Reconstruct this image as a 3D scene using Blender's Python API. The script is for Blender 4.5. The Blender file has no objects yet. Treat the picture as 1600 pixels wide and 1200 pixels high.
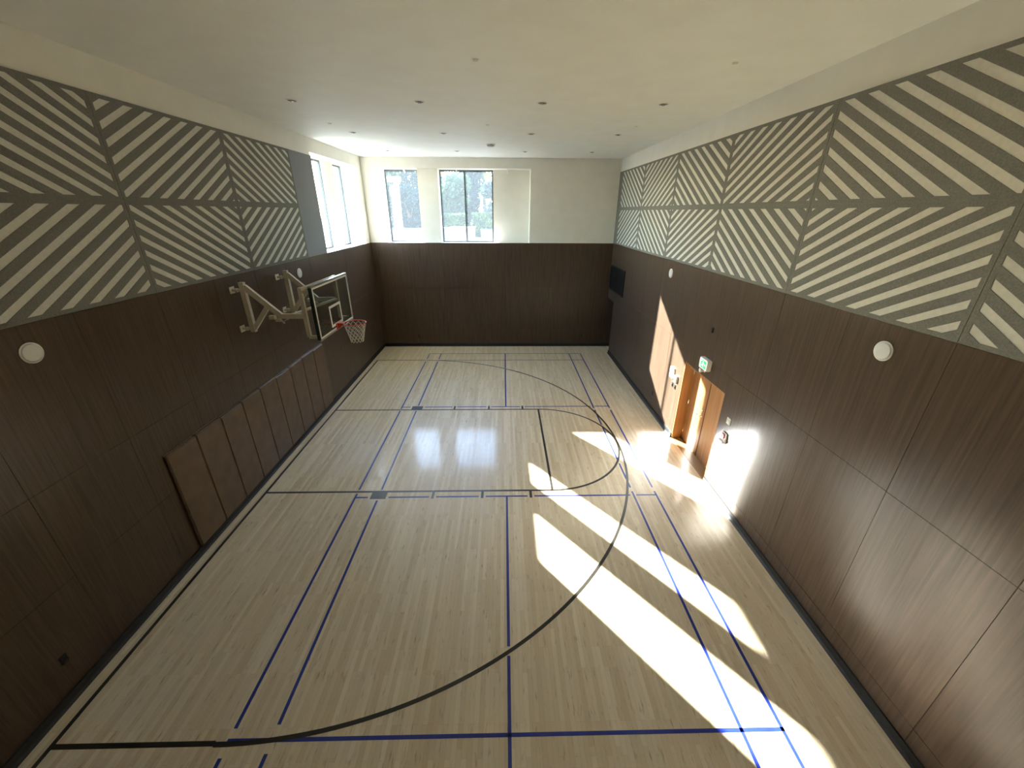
import bpy, bmesh, math, random
from mathutils import Vector, Matrix
random.seed(7)
S = bpy.context.scene
C = S.collection

# ------------------------------------------------------------------ camera
F_PX, PITCH, YAW, ROLL = 613.73, 0.41402, 0.02167, 0.00489
CAM = Vector((-0.0445, -8.3115, 5.2493))
fw = Vector((math.sin(YAW)*math.cos(PITCH), math.cos(YAW)*math.cos(PITCH), -math.sin(PITCH)))
r0 = Vector((math.cos(YAW), -math.sin(YAW), 0)); u0 = r0.cross(fw)
rr = r0*math.cos(ROLL) + u0*math.sin(ROLL); uu = u0*math.cos(ROLL) - r0*math.sin(ROLL)
cd = bpy.data.cameras.new('camera'); cam = bpy.data.objects.new('camera', cd); C.objects.link(cam)
cd.sensor_width = 36.0; cd.lens = 36.0*F_PX/1600.0; cd.clip_start = 0.05; cd.clip_end = 500
m = Matrix.Identity(4)
for i in range(3):
    m[i][0] = rr[i]; m[i][1] = uu[i]; m[i][2] = -fw[i]; m[i][3] = CAM[i]
cam.matrix_world = m
S.camera = cam

# ------------------------------------------------------------------ light and exposure
SUN_DIR = Vector((1.367, -1.746, -1.0)).normalized()          # the way the light travels
SUN_EL = math.asin(-SUN_DIR.z)
sd = bpy.data.lights.new('sun', 'SUN'); sd.energy = 9.2; sd.angle = math.radians(0.55); sd.color = (1.0, 0.975, 0.94)
sun = bpy.data.objects.new('sun', sd); C.objects.link(sun)
sun.rotation_euler = SUN_DIR.to_track_quat('-Z', 'Y').to_euler(); sun.location = (-20, 30, 25)
w = bpy.data.worlds.new('sky'); S.world = w; w.use_nodes = True
nt = w.node_tree; bg = nt.nodes['Background']
sky = nt.nodes.new('ShaderNodeTexSky'); sky.sky_type = 'NISHITA'; sky.sun_disc = False
sky.sun_elevation = SUN_EL; sky.sun_rotation = math.atan2(-SUN_DIR.x, -SUN_DIR.y)
sky.air_density = 1.0; sky.dust_density = 0.4; sky.ozone_density = 1.0
nt.links.new(sky.outputs[0], bg.inputs[0]); bg.inputs[1].default_value = 0.40
S.view_settings.view_transform = 'Standard'; S.view_settings.look = 'None'
S.view_settings.gamma = 1.0; S.view_settings.use_curve_mapping = False
S.view_settings.exposure = 3.46
S.cycles.blur_glossy = 0.0; S.cycles.sample_clamp_indirect = 60.0     # keep the sun's reflection off the lacquered floor

# ------------------------------------------------------------------ room dimensions (metres)
XL, XR, YF, YN, H = -5.12, 4.21, 7.68, -9.0, 6.99
ZB = 4.14            # top of the dark laminate
PAN = 1.22           # panel module

# ------------------------------------------------------------------ helpers
MATS = {}
def srgb(h):
    c = [int(h[i:i+2], 16)/255 for i in (0, 2, 4)]
    return tuple((x/12.92 if x <= .04045 else ((x+.055)/1.055)**2.4) for x in c) + (1,)
def mat(name, col, rough=.6, metal=0., spec=.5, emit=None, es=0.):
    if name in MATS: return MATS[name]
    mm = bpy.data.materials.new(name); mm.use_nodes = True
    b = mm.node_tree.nodes['Principled BSDF']
    b.inputs['Base Color'].default_value = srgb(col) if isinstance(col, str) else tuple(col)+(1,)
    b.inputs['Roughness'].default_value = rough; b.inputs['Metallic'].default_value = metal
    b.inputs['Specular IOR Level'].default_value = spec
    if emit: b.inputs['Emission Color'].default_value = srgb(emit); b.inputs['Emission Strength'].default_value = es
    MATS[name] = mm; return mm
def noisy(name, c1, c2, scale=(1, 1, 1), rough=.6, spec=.5, detail=4, bump=0., lo=.35, hi=.65, coat=0., coatr=.1, dist=.02):
    """two-tone procedural colour over world position, with optional fine relief"""
    mm = mat(name, c1, rough, 0, spec); n = mm.node_tree.nodes; l = mm.node_tree.links; b = n['Principled BSDF']
    g = n.new('ShaderNodeNewGeometry'); mp = n.new('ShaderNodeVectorMath'); mp.operation = 'MULTIPLY'
    mp.inputs[1].default_value = scale; l.new(g.outputs['Position'], mp.inputs[0])
    t = n.new('ShaderNodeTexNoise'); t.inputs['Scale'].default_value = 1; t.inputs['Detail'].default_value = detail
    l.new(mp.outputs[0], t.inputs['Vector'])
    r = n.new('ShaderNodeValToRGB'); r.color_ramp.elements[0].position = lo; r.color_ramp.elements[1].position = hi
    r.color_ramp.elements[0].color = srgb(c1); r.color_ramp.elements[1].color = srgb(c2)
    l.new(t.outputs['Fac'], r.inputs[0]); l.new(r.outputs[0], b.inputs['Base Color'])
    if bump:
        bp = n.new('ShaderNodeBump'); bp.inputs['Strength'].default_value = bump; bp.inputs['Distance'].default_value = dist
        l.new(t.outputs['Fac'], bp.inputs['Height']); l.new(bp.outputs[0], b.inputs['Normal'])
    if coat: b.inputs['Coat Weight'].default_value = coat; b.inputs['Coat Roughness'].default_value = coatr
    return mm
def link(o, parent=None):
    C.objects.link(o)
    if parent is not None: o.parent = parent
    return o
def tag(o, label, cat, group=None, kind=None):
    o['label'] = label; o['category'] = cat
    if group: o['group'] = group
    if kind: o['kind'] = kind
    return o
def empty(name, loc=(0, 0, 0)):
    o = bpy.data.objects.new(name, None); o.empty_display_size = .1; o.location = loc; return link(o)
def obj(name, bm, m, parent=None, smooth=False, loc=None):
    """bm is in world metres; under a parent Empty the vertices are moved to the parent's frame"""
    me = bpy.data.meshes.new(name)
    off = Vector((0, 0, 0)); p = parent
    while p is not None: off += p.location; p = p.parent
    if off.length > 0: bmesh.ops.translate(bm, verts=bm.verts, vec=-off)
    bmesh.ops.recalc_face_normals(bm, faces=bm.faces)
    bm.to_mesh(me); bm.free(); me.materials.append(m)
    if smooth:
        for f in me.polygons: f.use_smooth = True
    o = bpy.data.objects.new(name, me); return link(o, parent)
def NB(): return bmesh.new()
def bx(bm, x0, x1, y0, y1, z0, z1):
    v = [bm.verts.new((x, y, z)) for x in (x0, x1) for y in (y0, y1) for z in (z0, z1)]
    for f in ((0, 1, 3, 2), (4, 6, 7, 5), (0, 4, 5, 1), (2, 3, 7, 6), (0, 2, 6, 4), (1, 5, 7, 3)): bm.faces.new([v[i] for i in f])
    return bm
def box(name, a, m, parent=None, bev=0.):
    bm = bx(NB(), *a)
    if bev: bmesh.ops.bevel(bm, geom=bm.edges[:], offset=bev, segments=2, affect='EDGES')
    return obj(name, bm, m, parent)
def bar(bm, p, q, w, h, up=(0, 1, 0)):
    """rectangular tube from p to q: w across 'up' x axis, h along 'up'"""
    p, q, up = Vector(p), Vector(q), Vector(up); d = (q-p).normalized(); s = d.cross(up).normalized(); t = s.cross(d)
    A = [[bm.verts.new(e + s*(a*w/2) + t*(b*h/2)) for a, b in ((-1, -1), (1, -1), (1, 1), (-1, 1))] for e in (p, q)]
    for i in range(4): bm.faces.new((A[0][i], A[0][(i+1) % 4], A[1][(i+1) % 4], A[1][i]))
    bm.faces.new(A[0][::-1]); bm.faces.new(A[1]); return bm
def tube(bm, pts, r, n=8, closed=False, cap=True):
    pts = [Vector(p) for p in pts]; N = len(pts); rings = []
    ref = Vector((0, 0, 1))
    for i, p in enumerate(pts):
        a = pts[(i-1) % N] if (closed or i > 0) else p; b = pts[(i+1) % N] if (closed or i < N-1) else p
        d = (b-a).normalized(); rf = ref if abs(d.dot(ref)) < .95 else Vector((1, 0, 0))
        s = d.cross(rf).normalized(); t = s.cross(d); R = r[i] if isinstance(r, (list, tuple)) else r
        rings.append([bm.verts.new(p + s*math.cos(2*math.pi*k/n)*R + t*math.sin(2*math.pi*k/n)*R) for k in range(n)])
    for i in range(N if closed else N-1):
        A, B = rings[i], rings[(i+1) % N]
        for k in range(n): bm.faces.new((A[k], A[(k+1) % n], B[(k+1) % n], B[k]))
    if cap and not closed: bm.faces.new(rings[0][::-1]); bm.faces.new(rings[-1])
    return bm
def prism(bm, poly, axis, a, b):
    """polygon in the two other axes, extruded along axis from a to b"""
    def P(u, v, c): return ((c, u, v), (u, c, v), (u, v, c))[axis]
    A = [bm.verts.new(P(u, v, a)) for u, v in poly]; B = [bm.verts.new(P(u, v, b)) for u, v in poly]; n = len(poly)
    bm.faces.new(A); bm.faces.new(B[::-1])
    for i in range(n): bm.faces.new((A[i], B[i], B[(i+1) % n], A[(i+1) % n]))
    return bm
def disc(bm, c, axis, prof, n=32):
    """lathe of (radius, height along axis) pairs"""
    rings = []
    for R, h in prof:
        ring = []
        for k in range(n):
            a = 2*math.pi*k/n; u, v = R*math.cos(a), R*math.sin(a)
            d = ((h, u, v), (u, h, v), (u, v, h))[axis]; ring.append(bm.verts.new((c[0]+d[0], c[1]+d[1], c[2]+d[2])))
        rings.append(ring)
    for A, B in zip(rings, rings[1:]):
        for k in range(n): bm.faces.new((A[k], A[(k+1) % n], B[(k+1) % n], B[k]))
    bm.faces.new(rings[0][::-1]); bm.faces.new(rings[-1]); return bm
def clip(poly, nx, ny, c):
    """keep nx*u+ny*v <= c"""
    out = []
    for i in range(len(poly)):
        p, q = poly[i], poly[(i+1) % len(poly)]; dp = nx*p[0]+ny*p[1]-c; dq = nx*q[0]+ny*q[1]-c
        if dp <= 0: out.append(p)
        if (dp < 0 < dq) or (dq < 0 < dp):
            t = dp/(dp-dq); out.append((p[0]+(q[0]-p[0])*t, p[1]+(q[1]-p[1])*t))
    return out
def subtract(r, h):
    """rect minus rect -> list of rects (u0,u1,v0,v1)"""
    u0, u1, v0, v1 = r; a0, a1, b0, b1 = h
    if a0 >= u1 or a1 <= u0 or b0 >= v1 or b1 <= v0: return [r]
    out = []
    if a0 > u0: out.append((u0, a0, v0, v1))
    if a1 < u1: out.append((a1, u1, v0, v1))
    m0, m1 = max(u0, a0), min(u1, a1)
    if b0 > v0: out.append((m0, m1, v0, b0))
    if b1 < v1: out.append((m0, m1, b1, v1))
    return [q for q in out if q[1]-q[0] > .01 and q[3]-q[2] > .01]

# ------------------------------------------------------------------ materials
M_cream = noisy('cream_paint', 'dedbd0', 'e2dfd5', (3, 3, 3), .75, .3)
M_ceil = noisy('ceiling_paint', 'e3e4de', 'e7e8e3', (2, 2, 2), .6, .35)
M_lam = noisy('dark_laminate', '44362a', '58493b', (38, 38, 1.2), .28, .30, 6, .04, .3, .7)
M_back = mat('panel_joint', '17130f', .8)
M_felt = noisy('grey_felt', '70706a', '7e7e77', (60, 60, 60), .95, .1, 3, .25)
M_felt2 = noisy('plain_grey_felt', '85878a', '8d8f92', (60, 60, 60), .95, .1, 3, .2)
M_white = noisy('pale_board', 'c9c8bd', 'd0cfc4', (20, 20, 20), .85, .2)
M_base = mat('black_rubber', '1c1d1c', .55)
M_steel = noisy('cream_enamel', 'c2b9a4', 'cbc2ae', (8, 8, 8), .4, .5)
M_alu = mat('aluminium', 'b9bdbb', .35, .9)
M_frame = mat('window_aluminium', '5d646a', .45, .5)
M_wood = noisy('honey_veneer', '94653a', 'ab7c4c', (16, 16, .8), .42, .5, 5, .03)
M_vinyl = noisy('brown_vinyl', '5e4a34', '6a543c', (5, 5, 5), .38, .5, 3, .12, dist=.03)
M_black = mat('black_paint', '0d0d0e', .5)
M_dkgreen = mat('dark_edge_padding', '22342b', .5)
M_orange = mat('red_orange_enamel', 'c8401c', .4)
M_net = mat('white_nylon', 'ddd9cf', .8)
M_plast = mat('white_plastic', 'e4e2da', .45)
M_spk = noisy('white_grille', 'c9c9c4', 'd2d2cd', (200, 200, 200), .7, .3)
M_red = mat('red_plastic', '9c1f22', .4)
M_chrome = mat('chrome', 'd8d8d6', .18, 1.)
M_dark = mat('dark_reflector', '3c3a36', .35, .6)
M_green = mat('exit_green', '1f8a4c', .5, emit='1f8a4c', es=.25)
M_signw = mat('exit_white', 'e8ece6', .5, emit='e8ece6', es=.2)
M_blackln = noisy('black_court_paint', '2b2821', '312d26', (9, 9, 9), .3)
M_blueln = noisy('blue_court_paint', '24358c', '2a3c98', (9, 9, 9), .3)
def glass(name, tint, refl=1., veil=0.):
    mm = bpy.data.materials.new(name); mm.use_nodes = True; n = mm.node_tree.nodes; l = mm.node_tree.links
    n.remove(n['Principled BSDF']); t = n.new('ShaderNodeBsdfTransparent'); t.inputs[0].default_value = tint+(1,)
    g = n.new('ShaderNodeBsdfGlossy'); g.inputs['Roughness'].default_value = .02
    # Schlick reflectance from the facing angle, the same on both sides of the thin sheet
    ge = n.new('ShaderNodeNewGeometry'); dt = n.new('ShaderNodeVectorMath'); dt.operation = 'DOT_PRODUCT'
    l.new(ge.outputs['Normal'], dt.inputs[0]); l.new(ge.outputs['Incoming'], dt.inputs[1])
    def M(op, a, b):
        k = n.new('ShaderNodeMath'); k.operation = op
        for i, v in enumerate((a, b)):
            if isinstance(v, (int, float)): k.inputs[i].default_value = v
            elif v is not None: l.new(v, k.inputs[i])
        return k.outputs[0]
    ab = M('ABSOLUTE', dt.outputs['Value'], None); pw = M('POWER', M('SUBTRACT', 1.0, ab), 5.0)
    fr = M('MULTIPLY', M('ADD', M('MULTIPLY', pw, .96), .04), refl); x = n.new('ShaderNodeMixShader')
    base = t.outputs[0]
    if veil:                                              # bluish haze over the outside view, mixed into the glass colour
        tr = n.new('ShaderNodeBsdfTranslucent'); tr.inputs[0].default_value = (.78, .90, 1, 1); y = n.new('ShaderNodeMixShader'); y.inputs[0].default_value = veil
        l.new(t.outputs[0], y.inputs[1]); l.new(tr.outputs[0], y.inputs[2]); base = y.outputs[0]
    l.new(fr, x.inputs[0]); l.new(base, x.inputs[1]); l.new(g.outputs[0], x.inputs[2])
    l.new(x.outputs[0], n['Material Output'].inputs[0]); return mm
M_glass = glass('window_glass', (.93, .96, .97), 1., .012)
M_bglass = glass('backboard_glass', (.80, .85, .82))

def floor_mat():
    mm = mat('maple_strip_floor', 'c9ae84', .3); n = mm.node_tree.nodes; l = mm.node_tree.links; b = n['Principled BSDF']
    g = n.new('ShaderNodeNewGeometry'); sp = n.new('ShaderNodeSeparateXYZ'); l.new(g.outputs['Position'], sp.inputs[0])
    cb = n.new('ShaderNodeCombineXYZ'); l.new(sp.outputs['Y'], cb.inputs[0]); l.new(sp.outputs['X'], cb.inputs[1])
    def brick(wd, off, freq, c1, c2, mort):
        k = n.new('ShaderNodeTexBrick'); k.offset = off; k.offset_frequency = freq; k.squash = 1
        k.inputs['Color1'].default_value = srgb(c1); k.inputs['Color2'].default_value = srgb(c2); k.inputs['Mortar'].default_value = srgb(mort)
        k.inputs['Scale'].default_value = 1; k.inputs['Mortar Size'].default_value = .0006; k.inputs['Mortar Smooth'].default_value = .3
        k.inputs['Bias'].default_value = 0; k.inputs['Brick Width'].default_value = wd; k.inputs['Row Height'].default_value = .057
        l.new(cb.outputs[0], k.inputs['Vector']); return k
    k1 = brick(.83, .37, 3, 'f2e2c2', 'e6d2ab', 'b89e78')
    k2 = brick(1.31, .61, 5, 'ffffff', 'f1ede6', 'f6f3ee')
    mx = n.new('ShaderNodeMix'); mx.data_type = 'RGBA'; mx.blend_type = 'MULTIPLY'; mx.inputs[0].default_value = 1
    l.new(k1.outputs['Color'], mx.inputs[6]); l.new(k2.outputs['Color'], mx.inputs[7])
    vm = n.new('ShaderNodeVectorMath'); vm.operation = 'MULTIPLY'; vm.inputs[1].default_value = (30, 5, 1); l.new(g.outputs['Position'], vm.inputs[0])
    t = n.new('ShaderNodeTexNoise'); t.inputs['Scale'].default_value = 1; t.inputs['Detail'].default_value = 5; l.new(vm.outputs[0], t.inputs['Vector'])
    r = n.new('ShaderNodeValToRGB'); r.color_ramp.elements[0].position = .22; r.color_ramp.elements[0].color = srgb('c2b49e')
    r.color_ramp.elements[1].position = .40; r.color_ramp.elements[1].color = (1, 1, 1, 1); l.new(t.outputs['Fac'], r.inputs[0])
    m2 = n.new('ShaderNodeMix'); m2.data_type = 'RGBA'; m2.blend_type = 'MULTIPLY'; m2.inputs[0].default_value = 1
    l.new(mx.outputs[2], m2.inputs[6]); l.new(r.outputs[0], m2.inputs[7]); l.new(m2.outputs[2], b.inputs['Base Color'])
    b.inputs['Roughness'].default_value = .42; b.inputs['Specular IOR Level'].default_value = .5; b.inputs['Coat Weight'].default_value = .42; b.inputs['Coat Roughness'].default_value = .11
    return mm
M_floor = floor_mat()

# ------------------------------------------------------------------ floor, ceiling
floor = tag(box('floor', (XL-.4, XR+.5, YN-.3, YF+.6, -.2, 0), M_floor), 'pale maple strip gymnasium floor with court lines', 'floor', kind='structure')
ceil = tag(box('ceiling', (XL-.66, XR+.5, YN-.3, YF+.66, H, H+.3), M_ceil), 'flat off-white ceiling with recessed downlights', 'ceiling', kind='structure')

# court lines: thin paint on the floor, children of the floor
LT = .0012
def fline(name, x0, x1, y0, y1, m): return box(name, (x0, x1, y0, y1, .0001, LT), m, floor)
BX, KW, FT, HC, R3 = -4.89, 1.83, .94, (-3.17, -.01), 5.965
W = .05
fline('baseline', BX-W/2, BX+W/2, YN+.05, R3+.0, M_blackln)
for s in (1, -1):
    fline('key_line', BX+W/2, FT+.12, s*KW-W/2*1 - (0.025*s), s*KW+W/2 - (.025*s), M_blackln)
    fline('lane_block', -2.73, -2.42, *(sorted((s*KW, s*(KW+.2)))), M_blackln)
    for x in (-1.49, -.495, .485): fline('lane_mark', x-.026, x+.026, *(sorted((s*KW, s*(KW+.2)))), M_blackln)
fline('free_throw_line', FT-W/2, FT+W/2, -KW, KW, M_blackln)
def arc(name, cx, cy, r, a0, a1, w, m, n=72):
    bm = NB(); V = []
    for i in range(n+1):
        a = a0+(a1-a0)*i/n; c, s = math.cos(a), math.sin(a)
        V.append([bm.verts.new((cx+(r+d)*c, cy+(r+d)*s, LT+.0002)) for d in (-w/2, w/2)])
    for i in range(n): bm.faces.new((V[i][0], V[i][1], V[i+1][1], V[i+1][0]))
    return obj(name, bm, m, floor)
arc('free_throw_arc', FT, 0, KW-.025, -math.pi/2, math.pi/2, W, M_blackln)
arc('three_point_arc', HC[0], HC[1], R3-.025, -math.pi/2, math.pi/2, W, M_blackln, 120)
for s in (1, -1): fline('three_point_line', BX, HC[0], s*(R3-.025)-W/2, s*(R3-.025)+W/2, M_blackln)
BW = .04
def crossing_gaps(x, y0, y1):
    """split a lengthwise blue line where it meets black paint"""
    cuts = [KW-.025, -(KW-.025)]
    dx = x-HC[0]
    for s in (1, -1):
        if abs(dx) < R3: cuts.append(s*math.sqrt((R3-.025)**2-dx*dx))
        if 0 < x-FT < KW: cuts.append(s*math.sqrt(KW**2-(x-FT)**2))
    if -2.75 < x < -2.4: cuts += [s*(KW+.06*k) for s in (1, -1) for k in (1, 2, 3)]
    segs = [(y0, y1)]
    for c in cuts:
        g = .06 if abs(c) < 2.1 or abs(x) < 1 else .13
        ns = []
        for a, b in segs:
            if c+g <= a or c-g >= b: ns.append((a, b))
            else:
                if c-g > a: ns.append((a, c-g))
                if c+g < b: ns.append((c+g, b))
        segs = ns
    return [q for q in segs if q[1]-q[0] > .03]
for x in (-3.05+BW/2, -2.59+BW/2, 2.59-BW/2, 3.05-BW/2):
    for a, b in crossing_gaps(x, -6.7, 6.7): fline('badminton_side_line', x-BW/2, x+BW/2, a, b, M_blueln)
for s in (1, -1):
    for a, b in crossing_gaps(0, *sorted((s*1.98, s*6.7))): fline('badminton_centre_line', -BW/2, BW/2, a, b, M_blueln)
    for y in (6.7, 5.94): fline('badminton_back_line', -3.05, 3.05, s*y-BW/2-(.02*s), s*y+BW/2-(.02*s), M_blueln)
    y = s*1.98
    for a, b in ((-3.05, -2.78), (-2.37, -1.56), (-1.42, -.565), (-.425, .415), (.555, 2.5), (2.62, 3.05)):
        fline('badminton_service_line', a, b, y-BW/2, y+BW/2, M_blueln)

# ------------------------------------------------------------------ walls
def wall(name, boxes, m, label):
    bm = NB()
    for b in boxes: bx(bm, *b)
    return tag(obj(name, bm, m), label, 'wall', kind='structure')
# left wall window recess, far wall window recess
LY0, LY1, LZ0, LZ1, DEP = 3.62, 7.22, 4.12, 6.65, .60
FX0, FX1 = -4.46, .94
LO = XL-DEP-.06; FO = YF+DEP+.06
PANE_LA, PIL_L, PANE_LB = (3.62, 5.575), (5.575, 6.22), (6.22, 7.22)
wl = wall('wall_left', [(LO, XL, YN, FO, 0, LZ0), (LO, XL, YN, FO, LZ1, H), (LO, XL, YN, LY0, LZ0, LZ1), (LO, XL, LY1, FO, LZ0, LZ1),
                        (LO, XL-DEP+.155, PIL_L[0], PIL_L[1], LZ0, LZ1)], M_cream, 'cream wall with dark laminate below, striped panels above and the basketball hoop')
wf = wall('wall_far', [(LO, XR+.5, YF, FO, 0, LZ0), (LO, XR+.5, YF, FO, LZ1, H), (LO, FX0, YF, FO, LZ0, LZ1), (FX1, XR+.5, YF, FO, LZ0, LZ1),
                       (-3.17, -2.43, YF+.13, FO, LZ0, LZ1), (-.43, FX1, YF+DEP-.05, FO, LZ0, LZ1)], M_cream, 'cream end wall with recessed garden windows over dark laminate')
DY0, DY1, DZ = -1.56, .22, 2.06          # double door opening
EY0 = 6.76                               # corner doorway
XO = XR+.5
wr = wall('wall_right', [(XR, XO, YN, DY0, 0, H), (XR, XO, DY0, DY1, DZ, H), (XR, XO, DY1, EY0, 0, H), (XR, XO, EY0, YF, DZ, H),
                         (XR+.34, XO, DY0, DY1, 0, DZ), (XR+.30, XO, EY0, YF, 0, DZ)], M_cream, 'cream wall with dark laminate below and grey striped panels above, with wooden doors')
wn = wall('wall_near', [(XL-.3, XR+.5, YN-.3, YN, 0, H)], M_cream, 'cream end wall opposite the windows')

# dark laminate panels, each a piece of its wall
G = .0025; TH = .014
def panels(w_, axis, face, sgn, u0, u1, zs, holes, du=PAN, start=0):
    k = math.floor((u0-start)/du); cells = []
    while start+k*du < u1:
        a, b = max(u0, start+k*du), min(u1, start+(k+1)*du)
        if b-a > .02:
            for z0, z1 in zip(zs, zs[1:]): cells.append((a, b, z0, z1))
        k += 1
    for h in holes: cells = [q for c in cells for q in subtract(c, h)]
    for a, b, z0, z1 in cells:
        d = sorted((face, face+sgn*TH)); g = (a+G, b-G, z0+G, z1-G)
        box('laminate_panel', (d[0], d[1])+g if axis == 0 else g[:2]+(d[0], d[1])+g[2:], M_lam, w_)
panels(wl, 0, XL+.002, 1, YN, YF, [0, 1.305, 2.42, ZB], [])
panels(wr, 0, XR-.002, -1, YN, YF, [0, .34, 2.42, ZB], [(DY0-.005, DY1+.005, -1, DZ), (EY0, YF+.1, -1, DZ)])
panels(wf, 1, YF-.002, -1, XL+.016, XR-.016, [0, 2.42, ZB], [])
box('laminate_panel', (XR-.014, XR+.298, YF-.016, YF-.002, 0, DZ-.002), M_lam, wf)
panels(wn, 1, YN+.002, 1, XL+.016, XR-.016, [0, 2.42, ZB], [])
for w_, a in ((wl, (XL, XL+.003, YN, YF, 0, ZB-.003)), (wf, (XL, XR, YF-.003, YF, 0, ZB-.003)), (wn, (XL, XR, YN, YN+.003, 0, ZB-.003))):
    box('panel_backing', a, M_back, w_)
bm = NB()
for a, b, z0, z1 in [q for q in subtract((YN, EY0, 0, ZB-.003), (DY0, DY1, -1, DZ))] + [(EY0, YF, DZ, ZB-.003)]: bx(bm, XR-.003, XR, a, b, z0, z1)
obj('panel_backing', bm, M_back, wr)

# striped acoustic panels: pale board, grey frame and grey diagonal slats
PW, PH, BD = 2.44, 1.215, .05
ZM = ZB+PH
CACHE = {}
def prism_mesh(key, polys, a, b, m):
    if key not in CACHE:
        bm = NB()
        for p in polys: prism(bm, p, 0, a, b)
        bmesh.ops.recalc_face_normals(bm, faces=bm.faces)
        me = bpy.data.meshes.new(key[0]); bm.to_mesh(me); bm.free(); me.materials.append(m); CACHE[key] = me
    return CACHE[key]
def acoustic(w_, xf, side, y_d, sy, sz):
    """panel whose corner at the diamond seam is (y_d, ZM); runs sy along Y and sz along Z; side = +1 faces +X"""
    key = (side, sy, sz)
    def mp(p): return (p[0]*sy, p[1]*sz)
    g = .003
    full = [(g, g), (PW-g, g), (PW-g, PH-g), (g, PH-g)]
    def add(nm, idx, polys, x0, x1, m, parent):
        me = prism_mesh((nm, idx)+key, [[mp(q) for q in P] for P in polys], x0*side, x1*side, m)
        o = bpy.data.objects.new(nm, me); return link(o, parent)
    pan = add('acoustic_panel', 0, [full], .004, .018, M_white, w_); pan.location = (xf, y_d, ZM)
    add('panel_frame', 0, [[(g, g), (PW-g, g), (PW-BD, BD), (BD, BD)], [(PW-g, g), (PW-g, PH-g), (PW-BD, PH-BD), (PW-BD, BD)],
                           [(PW-g, PH-g), (g, PH-g), (BD, PH-BD), (PW-BD, PH-BD)], [(g, PH-g), (g, g), (BD, BD), (BD, PH-BD)]], .018, .0235, M_felt, pan)
    inner = [(BD, BD), (PW-BD, BD), (PW-BD, PH-BD), (BD, PH-BD)]
    k3 = 1/math.sqrt(3)
    for k in range(-1, 14):
        c0, c1 = .12+.1965*k, .12+.1965*(k+1)-.087
        p = clip(clip(inner, k3, 1, c1), -k3, -1, -c0)
        if len(p) > 2: add('grey_slat', k, [p], .018, .0225, M_felt, pan)
for yd, ss in ((-2.44, (1, -1)), (2.44, (1, -1)), (7.32, (-1,)), (-7.32, (1,))):
    for s in ss:
        for z in (1, -1): acoustic(wr, XR, -1, yd, s, z)
for yd, ss in ((0, (1, -1)), (-4.88, (1, -1))):
    for s in ss:
        for z in (1, -1): acoustic(wl, XL, 1, yd, s, z)
ZT = ZM+PH
box('acoustic_panel', (XL+.004, XL+.0235, 2.443, LY0-.004, ZB+.003, ZT-.003), M_felt2, wl)
box('acoustic_panel', (XR-.0235, XR-.004, 7.323, YF-.003, ZB+.003, ZT-.003), M_felt, wr)
for w_, x0, x1 in ((wl, XL+.004, XL+.0235), (wr, XR-.0235, XR-.004)):
    box('acoustic_panel', (x0, x1, YN+.003, -7.323, ZB+.003, ZT-.003), M_felt, w_)

bm = NB(); bx(bm, XR-.0035, XR, YN, YF, ZB, ZT); obj('panel_backing', bm, M_felt, wr)
bm = NB(); bx(bm, XL, XL+.0035, YN, LY0-.002, ZB, ZT); obj('panel_backing', bm, M_felt, wl)
# baseboards: black rubber with a sloping toe
def baseboard(name, axis, face, sgn, spans, label):
    bm = NB()
    for a, b in spans:
        prof = [(face+sgn*.001, 0), (face+sgn*.05, 0), (face+sgn*.05, .012), (face+sgn*.028, .035), (face+sgn*.024, .12), (face+sgn*.001, .12)]
        prism(bm, prof, 1, a, b) if axis == 0 else prism(bm, [(z, u) for u, z in prof][::-1] and [(u, z) for u, z in prof], 0, a, b)
    return tag(obj(name, bm, M_base), label, 'baseboard', kind='structure')
baseboard('baseboard_left', 0, XL+.016, 1, [(YN+.02, YF-.016)], 'black rubber skirting under the hoop wall')
baseboard('baseboard_right', 0, XR-.016, -1, [(YN+.02, DY0-.01), (DY1+.01, EY0-.002)], 'black rubber skirting along the door wall')
baseboard('baseboard_far', 1, YF-.016, -1, [(XL+.07, XR+.29)], 'black rubber skirting below the garden windows')

# ------------------------------------------------------------------ windows
def window(name, axis, u0, u1, plane, mull, label):
    """aluminium frame on the plane with one pane per bay; axis 0: plane is X, axis 1: plane is Y"""
    root = tag(empty(name, ((plane, (u0+u1)/2, LZ0) if axis == 0 else ((u0+u1)/2, plane, LZ0))), label, 'window', kind='structure')
    z0, z1, fw_ = LZ0+.005, LZ1-.005, .05
    def b(bm, a0, a1, c0, c1, t0=-.03, t1=.03):
        return bx(bm, plane+t0, plane+t1, a0, a1, c0, c1) if axis == 0 else bx(bm, a0, a1, plane+t0, plane+t1, c0, c1)
    bm = NB(); b(bm, u0+.004, u1-.004, z0, z0+fw_); b(bm, u0+.004, u1-.004, z1-fw_, z1); b(bm, u0+.004, u0+fw_, z0+fw_, z1-fw_); b(bm, u1-fw_, u1-.004, z0+fw_, z1-fw_)
    obj('window_frame', bm, M_frame, root)
    edges = [u0+fw_] + [e for q in mull for e in (q-.03, q+.03)] + [u1-fw_]
    for q in mull: obj('mullion', b(NB(), q-.03, q+.03, z0+fw_, z1-fw_), M_frame, root)
    for i in range(0, len(edges), 2): obj('pane', b(NB(), edges[i], edges[i+1], z0+fw_, z1-fw_, -.006, .006), M_glass, root)
GX, GY = XL-DEP+.0, YF+DEP+.0
window('window_1', 1, FX0, -3.17, GY, [], 'narrow window beside the corner in the end wall')
window('window_2', 1, -2.43, -.43, GY, [-1.49], 'wide two-pane window beside the blank recess in the end wall')
window('window_3', 0, PANE_LA[0], PANE_LA[1], GX, [], 'window above the hoop wall next to the plain grey panel')
window('window_4', 0, PANE_LB[0], PANE_LB[1], GX, [], 'window above the hoop wall next to the room corner')

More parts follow.
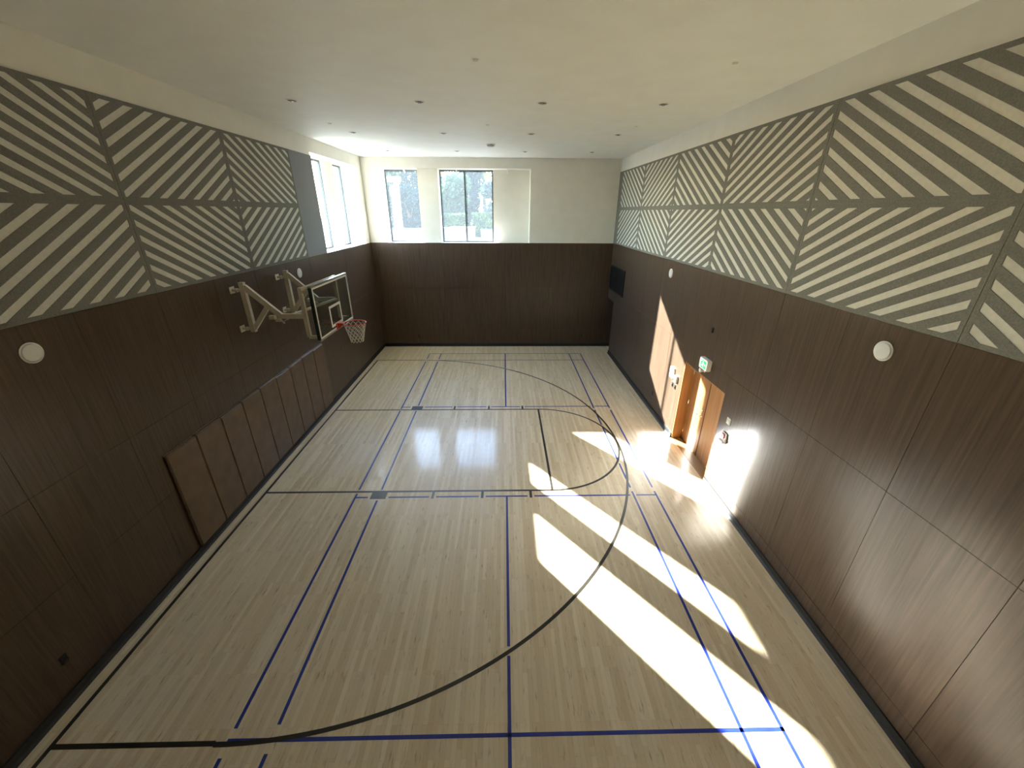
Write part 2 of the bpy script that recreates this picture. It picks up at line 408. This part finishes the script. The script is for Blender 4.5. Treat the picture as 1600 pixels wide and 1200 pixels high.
# ------------------------------------------------------------------ double door in the door wall
DX = XR+.235
door = tag(empty('door_1', (DX, (DY0+DY1)/2, 0)), 'honey-coloured wooden double door set back in the dark laminate wall', 'door', kind='structure')
bm = NB(); x0, x1 = XR-.014, XR+.34
bx(bm, x0, x1, DY1-.028, DY1-.001, 0, DZ); bx(bm, x0, x1, DY0+.001, DY0+.028, 0, DZ); bx(bm, x0, x1, DY0+.028, DY1-.028, DZ-.028, DZ-.001)
obj('door_frame', bm, M_wood, door)
MS = -.60
for a, b, hy, sg in ((MS+.004, DY1-.032, MS+.09, 1), (DY0+.032, MS-.004, None, 1)):
    lf = box('door_leaf', (DX, DX+.045, a, b, .008, DZ-.034), M_wood, door)
    if hy is not None:
        bm = NB(); disc(bm, (DX, hy, 1.0), 0, [(.028, -.001), (.028, -.012), (.012, -.014), (.012, -.055)], 20)
        tube(bm, [(DX-.05, hy, 1.0), (DX-.058, hy+.03, 1.0), (DX-.058, hy+.13, 1.0)], .0105, 10)
        obj('door_handle', bm, M_chrome, lf, True)
        bm = NB(); disc(bm, (DX, hy, 1.13), 0, [(.026, -.001), (.026, -.018), (.02, -.022)], 20); obj('lock_cylinder', bm, M_chrome, lf)
        for hz in (.25, 1.03, 1.8):
            bm = NB(); tube(bm, [(DX-.004, b+.001, hz-.05), (DX-.004, b+.001, hz+.05)], .008, 8); obj('hinge', bm, M_chrome, lf)
    else:
        bm = NB(); bx(bm, DX-.008, DX-.001, b-.02, b+.004, .01, DZ-.036); obj('meeting_strip', bm, mat('dark_veneer', '5a3417', .5), lf)
bm = NB(); bx(bm, DX-.15, DX-.002, -.17, .13, DZ-.115, DZ-.05)
cl = obj('door_closer', bm, M_alu, door)
bm = NB(); bar(bm, (DX-.05, -.12, DZ-.06), (DX-.15, -.02, DZ-.05), .02, .008, (0, 0, 1)); bar(bm, (DX-.15, -.02, DZ-.05), (DX-.16, .18, DZ-.04), .02, .008, (0, 0, 1)); obj('closer_arm', bm, M_alu, cl)
# threshold strip
box('threshold', (XR-.01, XR+.34, DY0+.03, DY1-.03, .0005, .006), mat('threshold_wood', '8f7550', .4), door)

# corner doorway with a narrow lit vision panel
d2 = tag(empty('door_2', (XR+.24, 7.2, 0)), 'dark door in the shallow recess at the corner of the end wall', 'door', kind='structure')
bm = NB()
for q in subtract((EY0+.03, YF-.04, .008, DZ-.03), (7.34, 7.46, 1.12, 1.82)): bx(bm, XR+.22, XR+.265, *q)
obj('door_leaf', bm, mat('dark_door_paint', '2b241e', .5), d2)
lit = box('vision_panel', (XR+.235, XR+.245, 7.342, 7.458, 1.122, 1.818), mat('frosted_lite', 'd9d2c0', .3), d2)
bm = NB(); disc(bm, (XR+.22, 7.56, 1.0), 0, [(.03, -.001), (.03, -.012), (.012, -.014), (.012, -.05)], 16); tube(bm, [(XR+.17, 7.56, 1.0), (XR+.165, 7.45, 1.0)], .011, 8)
obj('door_handle', bm, M_chrome, d2, True)
bm = NB(); bx(bm, XR-.01, XR+.3, EY0+.001, EY0+.028, 0, DZ); bx(bm, XR-.01, XR+.298, EY0+.028, YF-.03, DZ-.028, DZ-.001); obj('door_frame', bm, M_black, d2)

# ------------------------------------------------------------------ basketball hoop
HX, HY = -3.238, -.025
hoop = tag(empty('basketball_hoop', (XL+.016, HY, 3.1)), 'wall-mounted basketball hoop with glass backboard and cream steel brackets', 'basketball hoop')
BXF = -3.60; bw, z0, z1 = .90, 2.91, 3.97
bb = obj('backboard', bx(NB(), BXF-.013, BXF, HY-bw+.03, HY+bw-.03, z0+.03, z1-.03), M_bglass, hoop)
def ring_boxes(bm, x0, x1, y0, y1, a, b, t):
    bx(bm, x0, x1, y0, y1, a, a+t); bx(bm, x0, x1, y0, y1, b-t, b); bx(bm, x0, x1, y0, y0+t, a+t, b-t); bx(bm, x0, x1, y1-t, y1, a+t, b-t); return bm
obj('white_border', ring_boxes(NB(), BXF+.0005, BXF+.003, HY-bw+.035, HY+bw-.035, z0+.035, z1-.035, .035), M_plast, bb)
obj('target_square', ring_boxes(NB(), BXF+.0005, BXF+.003, HY-.295, HY+.295, 3.02, 3.46, .05), M_plast, bb)
bm = NB(); bx(bm, BXF-.055, BXF+.004, HY-bw, HY+bw, z1-.03, z1); bx(bm, BXF-.055, BXF+.004, HY+bw-.03, HY+bw, z0+.03, z1-.03); obj('backboard_frame', bm, M_alu, hoop)
bm = NB(); bx(bm, BXF-.055, BXF+.003, HY-bw, HY-bw+.03, z0+.03, z1-.03); obj('side_padding', bm, M_dkgreen, hoop)
bm = NB(); bx(bm, BXF-.055, BXF+.004, HY-bw, HY+bw, z0, z0+.03); bf = obj('bottom_rail', bm, M_alu, hoop)
# rim, bracket plate, net
RZ, RR = 3.05, .229
bm = NB(); tube(bm, [(HX+RR*math.cos(a), HY+RR*math.sin(a), RZ) for a in [2*math.pi*i/40 for i in range(40)]], .0105, 10, True); rim = obj('rim', bm, M_orange, hoop, True)
bm = NB(); bx(bm, BXF+.004, BXF+.02, HY-.1, HY+.1, 2.93, 3.06)
for s in (-1, 1): prism(bm, [(BXF+.02, 3.055), (HX-RR+.03, 3.055), (HX-RR+.03, 3.035), (BXF+.02, 2.94)], 1, HY+s*.065-.004, HY+s*.065+.004)
bx(bm, BXF+.02, HX-RR+.02, HY-.07, HY+.07, 3.048, 3.058); obj('rim_bracket', bm, M_orange, hoop)
bm = NB()
NS, LV = 12, 7
def netpt(k, j):
    t = j/LV; R = .222*(1-t)**1.1 + .128*(1-(1-t)**1.1); a = 2*math.pi*(k + .5*(j % 2))/NS
    return (HX+R*math.cos(a), HY+R*math.sin(a), RZ-.012-.40*t)
for k in range(NS):
    for dr in (0, 1):
        pts = []; kk = k
        for j in range(LV+1):
            pts.append(netpt(kk, j))
            kk = kk + ((0 if j % 2 == 0 else 1) if dr else (-1 if j % 2 == 0 else 0))
        tube(bm, pts, .0055, 5)
obj('net', bm, M_net, rim, True)
# two wall brackets
for s, Y in ((-1, HY-.80), (1, HY+.79)):
    px = -4.89
    bm = NB(); bar(bm, (px, Y, 3.09), (px, Y, 4.03), .09, .075); post = obj('bracket_post', bm, M_steel, hoop)
    for z in (3.885, 3.15):
        bm = NB(); bx(bm, XL+.017, XL+.03, Y-.07, Y+.07, z-.06, z+.06); tube(bm, [(XL+.03, Y, z), (px-.045, Y, z)], .026, 12); tube(bm, [(XL+.09, Y, z), (XL+.13, Y, z)], .038, 12)
        obj('wall_stub', bm, M_steel, post)
    bm = NB(); bar(bm, (px+.03, Y, 3.95), (-4.30, Y, 3.40), .10, .06); bar(bm, (-4.36, Y, 3.395), (-3.87, Y, 3.395), .09, .058); obj('support_arm', bm, M_steel, hoop)
    bm = NB(); bar(bm, (px+.03, Y, 3.155), (-4.53, Y, 3.56), .08, .055); obj('brace', bm, M_steel, hoop)
    bm = NB(); bar(bm, (-3.845, Y, 2.98), (-3.845, Y, 3.93), .07, .06); bx(bm, -3.85, -3.70, Y-.025, Y+.025, 2.95, 3.01); bx(bm, -3.85, -3.70, Y-.02, Y+.02, 3.83, 3.88)
    mast = obj('backboard_mast', bm, M_steel, hoop)
    for z in (2.98, 3.855):
        bm = NB(); tube(bm, [(-3.70, Y, z), (BXF-.055, Y, z)], .016, 10); disc(bm, (-3.69, Y, z), 0, [(.03, 0), (.03, .02)], 12); obj('adjusting_bolt', bm, M_alu, mast)
    bm = NB(); bx(bm, -4.52, -4.42, Y-.045, Y+.045, 3.34, 3.41); bx(bm, -4.42, -4.33, Y-.03, Y+.03, 3.29, 3.34); bar(bm, (-4.33, Y, 3.33), (-4.27, Y, 3.25), .02, .02); bar(bm, (-4.29, Y, 3.29), (-4.18, Y, 3.34), .02, .02)
    obj('hinge_latch', bm, M_steel, hoop)
bm = NB(); bar(bm, (-4.12, HY-.79, 3.41), (-3.86, HY+.78, 3.41), .05, .04, (0, 0, 1)); obj('cross_tie', bm, M_steel, hoop)
bm = NB(); bar(bm, (-3.845, HY-.77, 3.90), (-3.845, HY+.76, 3.90), .05, .05, (0, 0, 1)); obj('top_rail', bm, M_steel, hoop)

# ------------------------------------------------------------------ padded wall mats under the hoop
for i in range(9):
    y0 = -3.33+.61*i; a = (XL+.019, XL+.075, y0+.003, y0+.607, .14, 1.9+.012*math.sin(i*2.1))
    pad = empty('wall_pad', (XL+.019, y0+.305, .14))
    bm = NB(); bx(bm, *a); bmesh.ops.bevel(bm, geom=bm.edges[:], offset=.016, segments=3, affect='EDGES')
    obj('cushion', bm, M_vinyl, pad)
    bm = NB(); bx(bm, XL+.017, XL+.023, y0+.01, y0+.60, a[5]-.004, a[5]+.006); obj('edge_highlight', bm, mat('pale_strip', '8d7f70', .5), pad)  # pale strip painted in as the highlight along the pad's top edge
    tag(pad, ('creased brown vinyl wall pad ending the row, farther from the windows' if i == 0 else
              'brown vinyl wall pad ending the row, nearer the windows' if i == 8 else
              'brown vinyl wall pad in the middle of the row below the hoop'), 'wall pad', 'brown vinyl wall pads below the hoop')

# ------------------------------------------------------------------ wall fittings
def speaker(x, sgn, y, z, label):
    r = tag(empty('wall_speaker', (x, y, z)), label, 'speaker', 'round white wall speakers')
    bm = NB(); disc(bm, (x, y, z), 0, [(.112, sgn*.001), (.112, sgn*.010), (.104, sgn*.014)], 40); obj('speaker_rim', bm, M_plast, r)
    bm = NB(); disc(bm, (x, y, z), 0, [(.102, sgn*.0142), (.08, sgn*.0148), (.04, sgn*.0152)], 40); obj('speaker_grille', bm, M_spk, r, True)
speaker(XL+.016, 1, 1.80, 3.83, 'round white speaker on dark laminate above the hoop backboard')
speaker(XL+.016, 1, -4.23, 3.84, 'round white speaker on the hoop wall, far away from the hoop')
speaker(XR-.016, -1, 1.85, 3.83, 'round white speaker on the door wall between grille and exit sign')
speaker(XR-.016, -1, -4.23, 3.84, 'round white speaker on the door wall, away from the doors')

g = tag(empty('return_air_grille', (XR-.016, 6.6, 2.45)), 'black metal air grille high on the laminate near the corner', 'air grille')
xa, xb = XR-.05, XR-.017
obj('grille_frame', ring_boxes(NB(), xa, xb, 5.68, 7.52, 2.45, 3.36, .05), M_black, g)
box('grille_back', (xb-.004, xb, 5.73, 7.47, 2.50, 3.31), M_black, g)
for i in range(12):
    y = 5.80+i*.145; bm = NB(); prism(bm, [(xa+.004, y), (xa+.012, y-.004), (xb-.006, y+.05), (xb-.012, y+.056)], 2, 2.50, 3.31); obj('grille_slat', bm, mat('dark_slat', '1d2022', .45), g)

ex = tag(empty('exit_sign', (XR-.016, -.74, 2.25)), 'green and white running-man exit sign above the wooden double door', 'exit sign')
x0 = 4.095
obj('sign_box', (lambda b: (bmesh.ops.bevel(b, geom=b.edges[:], offset=.008, segments=2, affect='EDGES'), b)[1])(bx(NB(), x0, XR-.018, -.91, -.575, 2.245, 2.475)), M_plast, ex)
fc = box('sign_face', (x0-.003, x0-.0005, -.885, -.60, 2.268, 2.452), M_signw, ex)
gr = box('green_field', (x0-.005, x0-.0032, -.875, -.61, 2.277, 2.443), M_green, ex)
def sgp(u, v): return (-.62-u*.245, 2.28+v*.16)      # reading left to right is towards -Y on this wall
bm = NB()
xs, xe = x0-.0066, x0-.0052
for poly in ([(.06, .08), (.06, .92), (.36, .92), (.36, .84), (.10, .84), (.10, .08)],
             [(.52, .70), (.40, .66), (.30, .50), (.34, .47), (.43, .59), (.46, .60), (.42, .42), (.28, .36), (.18, .12), (.24, .10), (.34, .28), (.50, .36), (.54, .10), (.60, .10), (.58, .40), (.56, .60), (.66, .52), (.72, .55), (.60, .66)],
             [(.74, .44), (.86, .44), (.86, .34), (.97, .50), (.86, .66), (.86, .56), (.74, .56)]):
    prism(bm, [sgp(*q) for q in poly], 0, xs, xe)
cy, cz = sgp(.52, .82); disc(bm, (xs, cy, cz), 0, [(.012, 0), (.012, .0014)], 16)
obj('running_man', bm, M_signw, gr)
el = tag(empty('emergency_lamp', (XR-.016, -.66, 2.16)), 'small round emergency lamp under the green exit sign', 'lamp')
bm = NB(); bx(bm, XR-.04, XR-.017, -.71, -.61, 2.16, 2.22); obj('lamp_base', bm, M_plast, el)
bm = NB(); disc(bm, (XR-.04, -.66, 2.19), 0, [(.03, 0), (.045, -.05), (.045, -.075), (.038, -.078)], 20); obj('fitting_head', bm, M_spk, el)

def plate(name, x, sgn, y, z, w_, h, t, m, label, cat, group=None):
    d = sorted((x, x+sgn*t)); r = empty(name, (x, y, z-h/2))
    bm = bx(NB(), d[0], d[1], y-w_/2, y+w_/2, z-h/2, z+h/2); bmesh.ops.bevel(bm, geom=bm.edges[:], offset=min(.006, t*.3), segments=2, affect='EDGES'); obj('cover_plate', bm, m, r)
    return tag(r, label, cat, group)
xw = XR-.017
r = plate('light_switch', xw, -1, -1.89, 1.64, .12, .13, .012, M_plast, 'white wall switch above the red fire alarm pull', 'switch')
for dy in (-.025, .025): box('switch_rocker', (xw-.018, xw-.012, -1.89+dy-.016, -1.89+dy+.016, 1.60, 1.68), M_spk, r)
r = plate('fire_alarm_pull', xw, -1, -1.885, 1.285, .17, .21, .03, M_plast, 'red and white fire alarm pull station beside the wooden door', 'fire alarm')
pb = box('pull_body', (xw-.05, xw-.031, -1.925, -1.835, 1.28, 1.365), M_red, r); box('pull_handle', (xw-.06, xw-.051, -1.91, -1.85, 1.285, 1.30), M_plast, pb)
bm = NB(); bx(bm, xw-.075, xw-.031, -1.955, -1.815, 1.19, 1.225); obj('cover_lip', bm, M_plast, r)
r = plate('intercom_panel', xw, -1, .76, 1.565, .20, .27, .04, M_plast, 'white intercom panel on sunlit laminate beside the door', 'intercom')
box('intercom_grille', (xw-.043, xw-.040, .69, .83, 1.60, 1.67), mat('grey_mesh', '9a9a96', .6), r); box('call_button', (xw-.046, xw-.040, .745, .775, 1.49, 1.52), M_alu, r)
r = plate('thermostat', xw, -1, .49, 1.50, .12, .16, .05, M_plast, 'white thermostat box between intercom and door frame', 'thermostat')
box('display', (xw-.052, xw-.050, .45, .53, 1.52, 1.56), mat('grey_lcd', '8f978c', .3), r); box('dial', (xw-.056, xw-.050, .475, .505, 1.445, 1.475), M_alu, r)
for y in (.66, .50):
    r = plate('black_switch', xw, -1, y, 1.28, .07, .115, .012, M_black, 'small black switch plate under the white intercom', 'switch', 'pair of black switches by the door'); box('toggle', (xw-.022, xw-.012, y-.012, y+.012, 1.26, 1.30), M_dark, r)
r = plate('sensor_box', xw, -1, -.665, 3.07, .06, .11, .03, M_black, 'small black sensor box on the laminate above the exit sign', 'sensor'); box('sensor_lens', (xw-.033, xw-.03, -.68, -.65, 3.04, 3.07), M_dark, r)
def outlet(x, sgn, y, z, label, axis=0):
    if axis == 0: r = plate('power_outlet', x, sgn, y, z, .075, .115, .01, M_black, label, 'outlet')
    else:
        r = tag(empty('power_outlet', (y, x, z-.06)), label, 'outlet'); box('cover_plate', (y-.0375, y+.0375, *sorted((x, x+sgn*.01)), z-.0575, z+.0575), M_black, r)
    for dz in (-.028, .028):
        a = sorted((x+sgn*.0102, x+sgn*.013))
        box('socket', (*a, y-.02, y+.02, z+dz-.018, z+dz+.018) if axis == 0 else (y-.02, y+.02, *a, z+dz-.018, z+dz+.018), M_dark, r)
outlet(XL+.017, 1, -5.36, .53, 'black power outlet low on the laminate of the hoop wall')
outlet(XR-.017, -1, 1.78, .515, 'black power outlet low on the door wall before the sunlit patch')
outlet(YF-.017, -1, 3.22, .46, 'black power outlet low on the end wall near the corner door', 1)
outlet(YF-.017, -1, -3.60, .445, 'black power outlet low on the end wall under the narrow window', 1)

# ------------------------------------------------------------------ ceiling fittings
def downlight(x, y, label, group):
    r = tag(empty('downlight', (x, y, H)), label, 'downlight', group)
    bm = NB(); disc(bm, (x, y, H), 2, [(.105, -.0005), (.105, -.006), (.088, -.010), (.080, -.008), (.080, -.0012)], 28); obj('trim_ring', bm, M_plast, r)
    bm = NB(); disc(bm, (x, y, H), 2, [(.078, -.0011), (.074, -.004)], 28); obj('reflector', bm, M_dark, r)
    bm = NB(); disc(bm, (x, y, H), 2, [(.036, -.0041), (.036, -.014), (.024, -.022)], 20); obj('bulb', bm, M_chrome, r, True)
for y, nm in ((6.05, 'row closest to the garden windows'), (2.95, 'row over the far free-throw marks'), (-.05, 'row level with the basketball hoop')):
    nm = {6.05: 'row closest to the end wall windows', 2.95: 'middle row, between hoop and end wall windows', -.05: 'row level with the basketball hoop'}[y]
    for x in (-3.70, -1.505, .64, 2.78): downlight(x, y, 'round recessed ceiling downlight, '+nm, 'ceiling downlights, '+nm)
def sprinkler(x, y, label):
    r = tag(empty('sprinkler_head', (x, y, H)), label, 'sprinkler', 'concealed ceiling sprinklers')
    bm = NB(); disc(bm, (x, y, H), 2, [(.05, -.0005), (.05, -.004), (.042, -.006)], 24); obj('escutcheon', bm, M_plast, r)
    bm = NB(); disc(bm, (x, y, H), 2, [(.034, -.0062), (.034, -.012), (.03, -.014)], 20); obj('cover_disc', bm, M_spk, r)
for x in (-3.82, -.39, 2.9): sprinkler(x, 1.88, 'small flat sprinkler disc in the ceiling row behind the hoop')
for x in (-.39, 2.9): sprinkler(x, -2.17, 'small flat sprinkler disc in the ceiling row before the hoop')
r = tag(empty('smoke_detector', (-.40, 4.64, H)), 'round white smoke detector hanging from the middle of the ceiling', 'smoke detector')
bm = NB(); disc(bm, (-.40, 4.64, H), 2, [(.13, -.0005), (.13, -.012), (.12, -.018)], 32); obj('detector_base', bm, M_plast, r)
bm = NB(); disc(bm, (-.40, 4.64, H), 2, [(.105, -.0182), (.10, -.05), (.07, -.062), (.03, -.064)], 32); obj('detector_body', bm, M_spk, r, True)

# hooks under the head of the window recess
for x, lb in ((-3.62, 'small white hook over the narrow window'), (-1.74, 'small white hook over the wide window'), (.10, 'small white hook over the blank recess')):
    r = tag(empty('window_hook', (x, YF+.12, LZ1)), lb, 'hook', 'white clips under the window head')
    bm = NB(); disc(bm, (x, YF+.12, LZ1), 2, [(.03, -.0005), (.03, -.015)], 14); tube(bm, [(x, YF+.12, LZ1-.014), (x, YF+.12, LZ1-.05)], .008, 8); obj('clip_stem', bm, M_plast, r)
    bm = NB(); tube(bm, [(x-.01, YF+.10, LZ1-.05), (x+.02, YF+.15, LZ1-.13)], [.028, .034], 14); obj('fitting_head', bm, M_plast, r)

# ------------------------------------------------------------------ outside: terrace, planters, hedges, trees
M_pave = noisy('pale_paving', '68635e', '746f69', (3, 3, 3), .85, .2)
M_conc = noisy('pinkish_concrete', '6f655e', '82776f', (2, 2, 2), .85, .2)
M_grass = noisy('grass', '2c3f22', '38492a', (6, 6, 6), .95, .1)
M_bark = noisy('bark', '4a3d33', '5d4e42', (14, 14, 3), .9, .1)
def leafmat(name, c, c2):
    mm = noisy(name, c, c2, (2.5, 2.5, 2.5), .7, .2); n = mm.node_tree.nodes; l = mm.node_tree.links
    b = n['Principled BSDF']; t = n.new('ShaderNodeBsdfTranslucent'); x = n.new('ShaderNodeMixShader'); x.inputs[0].default_value = .4
    l.new(b.inputs['Base Color'].links[0].from_socket, t.inputs[0]); l.new(b.outputs[0], x.inputs[1]); l.new(t.outputs[0], x.inputs[2])
    l.new(x.outputs[0], n['Material Output'].inputs[0]); return mm
L_dark = leafmat('blue_green_leaves', '1f302c', '2f4640'); L_mid = leafmat('mid_green_leaves', '2c4230', '43593c')
L_lite = leafmat('yellow_green_leaves', '66783a', '879448'); L_org = leafmat('orange_leaves', 'b9773e', 'd39a58'); L_hedge = leafmat('hedge_leaves', '344a2e', '586e3c')
GZ = 3.9
bm = NB(); bx(bm, -70, LO, -25, 75, GZ-.3, GZ); bx(bm, LO, 60, FO, 75, GZ-.3, GZ)
tag(obj('terrace', bm, M_pave), 'pale paved terrace outside the windows', 'terrace', kind='structure')
tag(box('lawn', (-60, 50, 15.6, 74, GZ+.002, GZ+.03), M_grass), 'lawn beyond the low concrete walls', 'lawn', kind='structure')
def leaves(bm, rnd, c, rad, n, size, shell=.55):
    for _ in range(n):
        while True:
            v = Vector((rnd.uniform(-1, 1), rnd.uniform(-1, 1), rnd.uniform(-1, 1)))
            if shell < v.length < 1: break
        p = Vector(c) + Vector((v.x*rad[0], v.y*rad[1], v.z*rad[2])); a = Vector((rnd.gauss(0, 1), rnd.gauss(0, 1), rnd.gauss(0, 1))).normalized()
        b = a.orthogonal().normalized(); cc = a.cross(b); s = size*rnd.uniform(.6, 1.3)
        q = [bm.verts.new(p + b*s), bm.verts.new(p + cc*s*.55), bm.verts.new(p - b*s), bm.verts.new(p - cc*s*.55)]; bm.faces.new(q)
def tree(x, y, h, r, m, label, seed, n=2600):
    rnd = random.Random(seed); t = tag(empty('tree', (x, y, GZ)), label, 'tree', label.replace('tree', 'trees'))
    tr = [(x, y, GZ), (x+rnd.uniform(-.1, .1), y, GZ+h*.3), (x+rnd.uniform(-.2, .2), y+rnd.uniform(-.2, .2), GZ+h*.75)]
    bm = NB(); tube(bm, tr, [.16, .12, .05], 8)
    cl = []
    for k in range(9):
        a = rnd.uniform(0, 6.28); d = rnd.uniform(.2, .7)*r; zc = GZ+h*(.14+.72*(k+.5)/9); cl.append((x+d*math.cos(a), y+d*math.sin(a), zc))
        tube(bm, [tr[1], ((tr[1][0]+cl[-1][0])/2, (tr[1][1]+cl[-1][1])/2, (tr[1][2]+zc)/2+.1), cl[-1]], [.05, .035, .015], 6)
    obj('trunk', bm, M_bark, t)
    bm = NB()
    for c in cl: leaves(bm, rnd, c, (r*.55, r*.55, h*.17), n//9, .13, .2)
    leaves(bm, rnd, (x, y, GZ+h*.82), (r*.5, r*.5, h*.18), n//6, .13, .2)
    obj('foliage', bm, m, t)
def hedge(x0, x1, y0, y1, h, label, seed, m=None):
    rnd = random.Random(seed); t = tag(empty('hedge', ((x0+x1)/2, (y0+y1)/2, GZ)), label, 'hedge', 'clipped hedges behind the low walls')
    bm = NB(); bx(bm, x0+.15, x1-.15, y0+.15, y1-.15, GZ, GZ+h-.15); bmesh.ops.bevel(bm, geom=bm.edges[:], offset=.12, segments=2, affect='EDGES')
    obj('twigs', bm, mat('hedge_core', '24331f', .95), t)
    bm = NB(); n = int((x1-x0)*900)
    for _ in range(n):
        leaves(bm, rnd, (rnd.uniform(x0+.1, x1-.1), rnd.uniform(y0+.1, y1-.1), GZ+h-.1+.08*math.sin(3*rnd.random())), (.08, .08, .1), 1, .07, 0)
        leaves(bm, rnd, (rnd.uniform(x0+.1, x1-.1), y0+.12, GZ+rnd.uniform(.05, h)), (.08, .08, .08), 1, .07, 0)
    obj('foliage', bm, m or L_hedge, t)
def block(x0, x1, y0, y1, h, label):
    t = tag(empty('planter_wall', ((x0+x1)/2, (y0+y1)/2, GZ)), label, 'planter wall', 'low concrete walls outside'); n = max(1, round((x1-x0)/1.3)); d = (x1-x0)/n
    for i in range(n): box('concrete_block', (x0+i*d+.006, x0+(i+1)*d-.006, y0, y1, GZ, GZ+h-.06), M_conc, t)
    box('coping', (x0-.03, x1+.03, y0-.03, y1+.03, GZ+h-.058, GZ+h), M_pave, t)
block(-9.6, -4.35, 14.3, 14.8, .50, 'long low pinkish concrete wall seen through the narrow window')
block(-4.2, -2.9, 14.0, 14.5, .55, 'short low concrete wall between the long wall and the bulky block')
block(-2.8, -1.55, 13.2, 14.2, .60, 'bulky concrete block in front of the clipped hedge')
block(-1.3, 3.2, 14.9, 15.4, .44, 'low concrete wall below the rounded hedge')
hedge(-9.5, -5.9, 15.7, 16.7, .80, 'low dark hedge behind the long concrete wall', 3, L_dark)
hedge(-4.6, -2.1, 16.0, 17.2, 1.15, 'flat clipped hedge behind the concrete block', 4)
hedge(-1.9, 2.4, 15.8, 17.2, 1.22, 'longest clipped hedge, behind the low wall past the bulky block', 5)
# pale timber garden arch
t = tag(empty('garden_arch', (-6.3, 15.2, GZ)), 'pale garden arch standing beyond the narrow window', 'arch')
M_arch = noisy('weathered_white_timber', '8f9699', '9ba1a3', (6, 6, 6), .8, .2)
for x in (-6.75, -5.75): box('arch_post', (x-.12, x+.12, 15.1, 15.34, GZ, GZ+2.75), M_arch, t)
box('arch_beam', (-7.0, -5.5, 15.08, 15.36, GZ+2.752, GZ+3.0), M_arch, t)
ROWS = [(19.0, (-8.9, -6.1, -3.3, -.5, 2.3), 1.15, (3.4, 2.9, 3.5, 3.1, 3.6), (L_dark, L_dark, L_mid, L_dark, L_mid), 'small {} tree just behind the hedges'),
        (22.6, (-8.6, -5.6, -2.6, .4, 3.4), 1.3, (5.2, 4.6, 4.9, 4.2, 5.0), (L_mid, L_dark, L_dark, L_mid, L_lite), 'medium {} tree in the row behind the small trees'),
        (27.0, (-12.2, -8.7, -5.2, -1.6, 2.0), 1.5, (6.4, 6.2, 6.6, 10.5, 9.0), (L_dark, L_dark, L_org, L_lite, L_org), 'tall {} tree rising over the nearer trees'),
        (32.5, (-13.0, -8.4, -3.7, 1.0, 5.7), 1.9, (8.5, 8.0, 7.4, 9.5, 9.0), (L_mid, L_dark, L_mid, L_dark, L_mid), '{} tree in the farthest row beyond the garden')]
CN = {L_dark: 'blue-green', L_mid: 'mid green', L_lite: 'yellow-green', L_org: 'orange autumn'}
k = 0
for y, xs_, r_, hs, ms, lb in ROWS:
    for x, h, m_ in zip(xs_, hs, ms):
        k += 1; tree(x, y, h, r_, m_, lb.format(CN[m_]), 20+k, 3400)
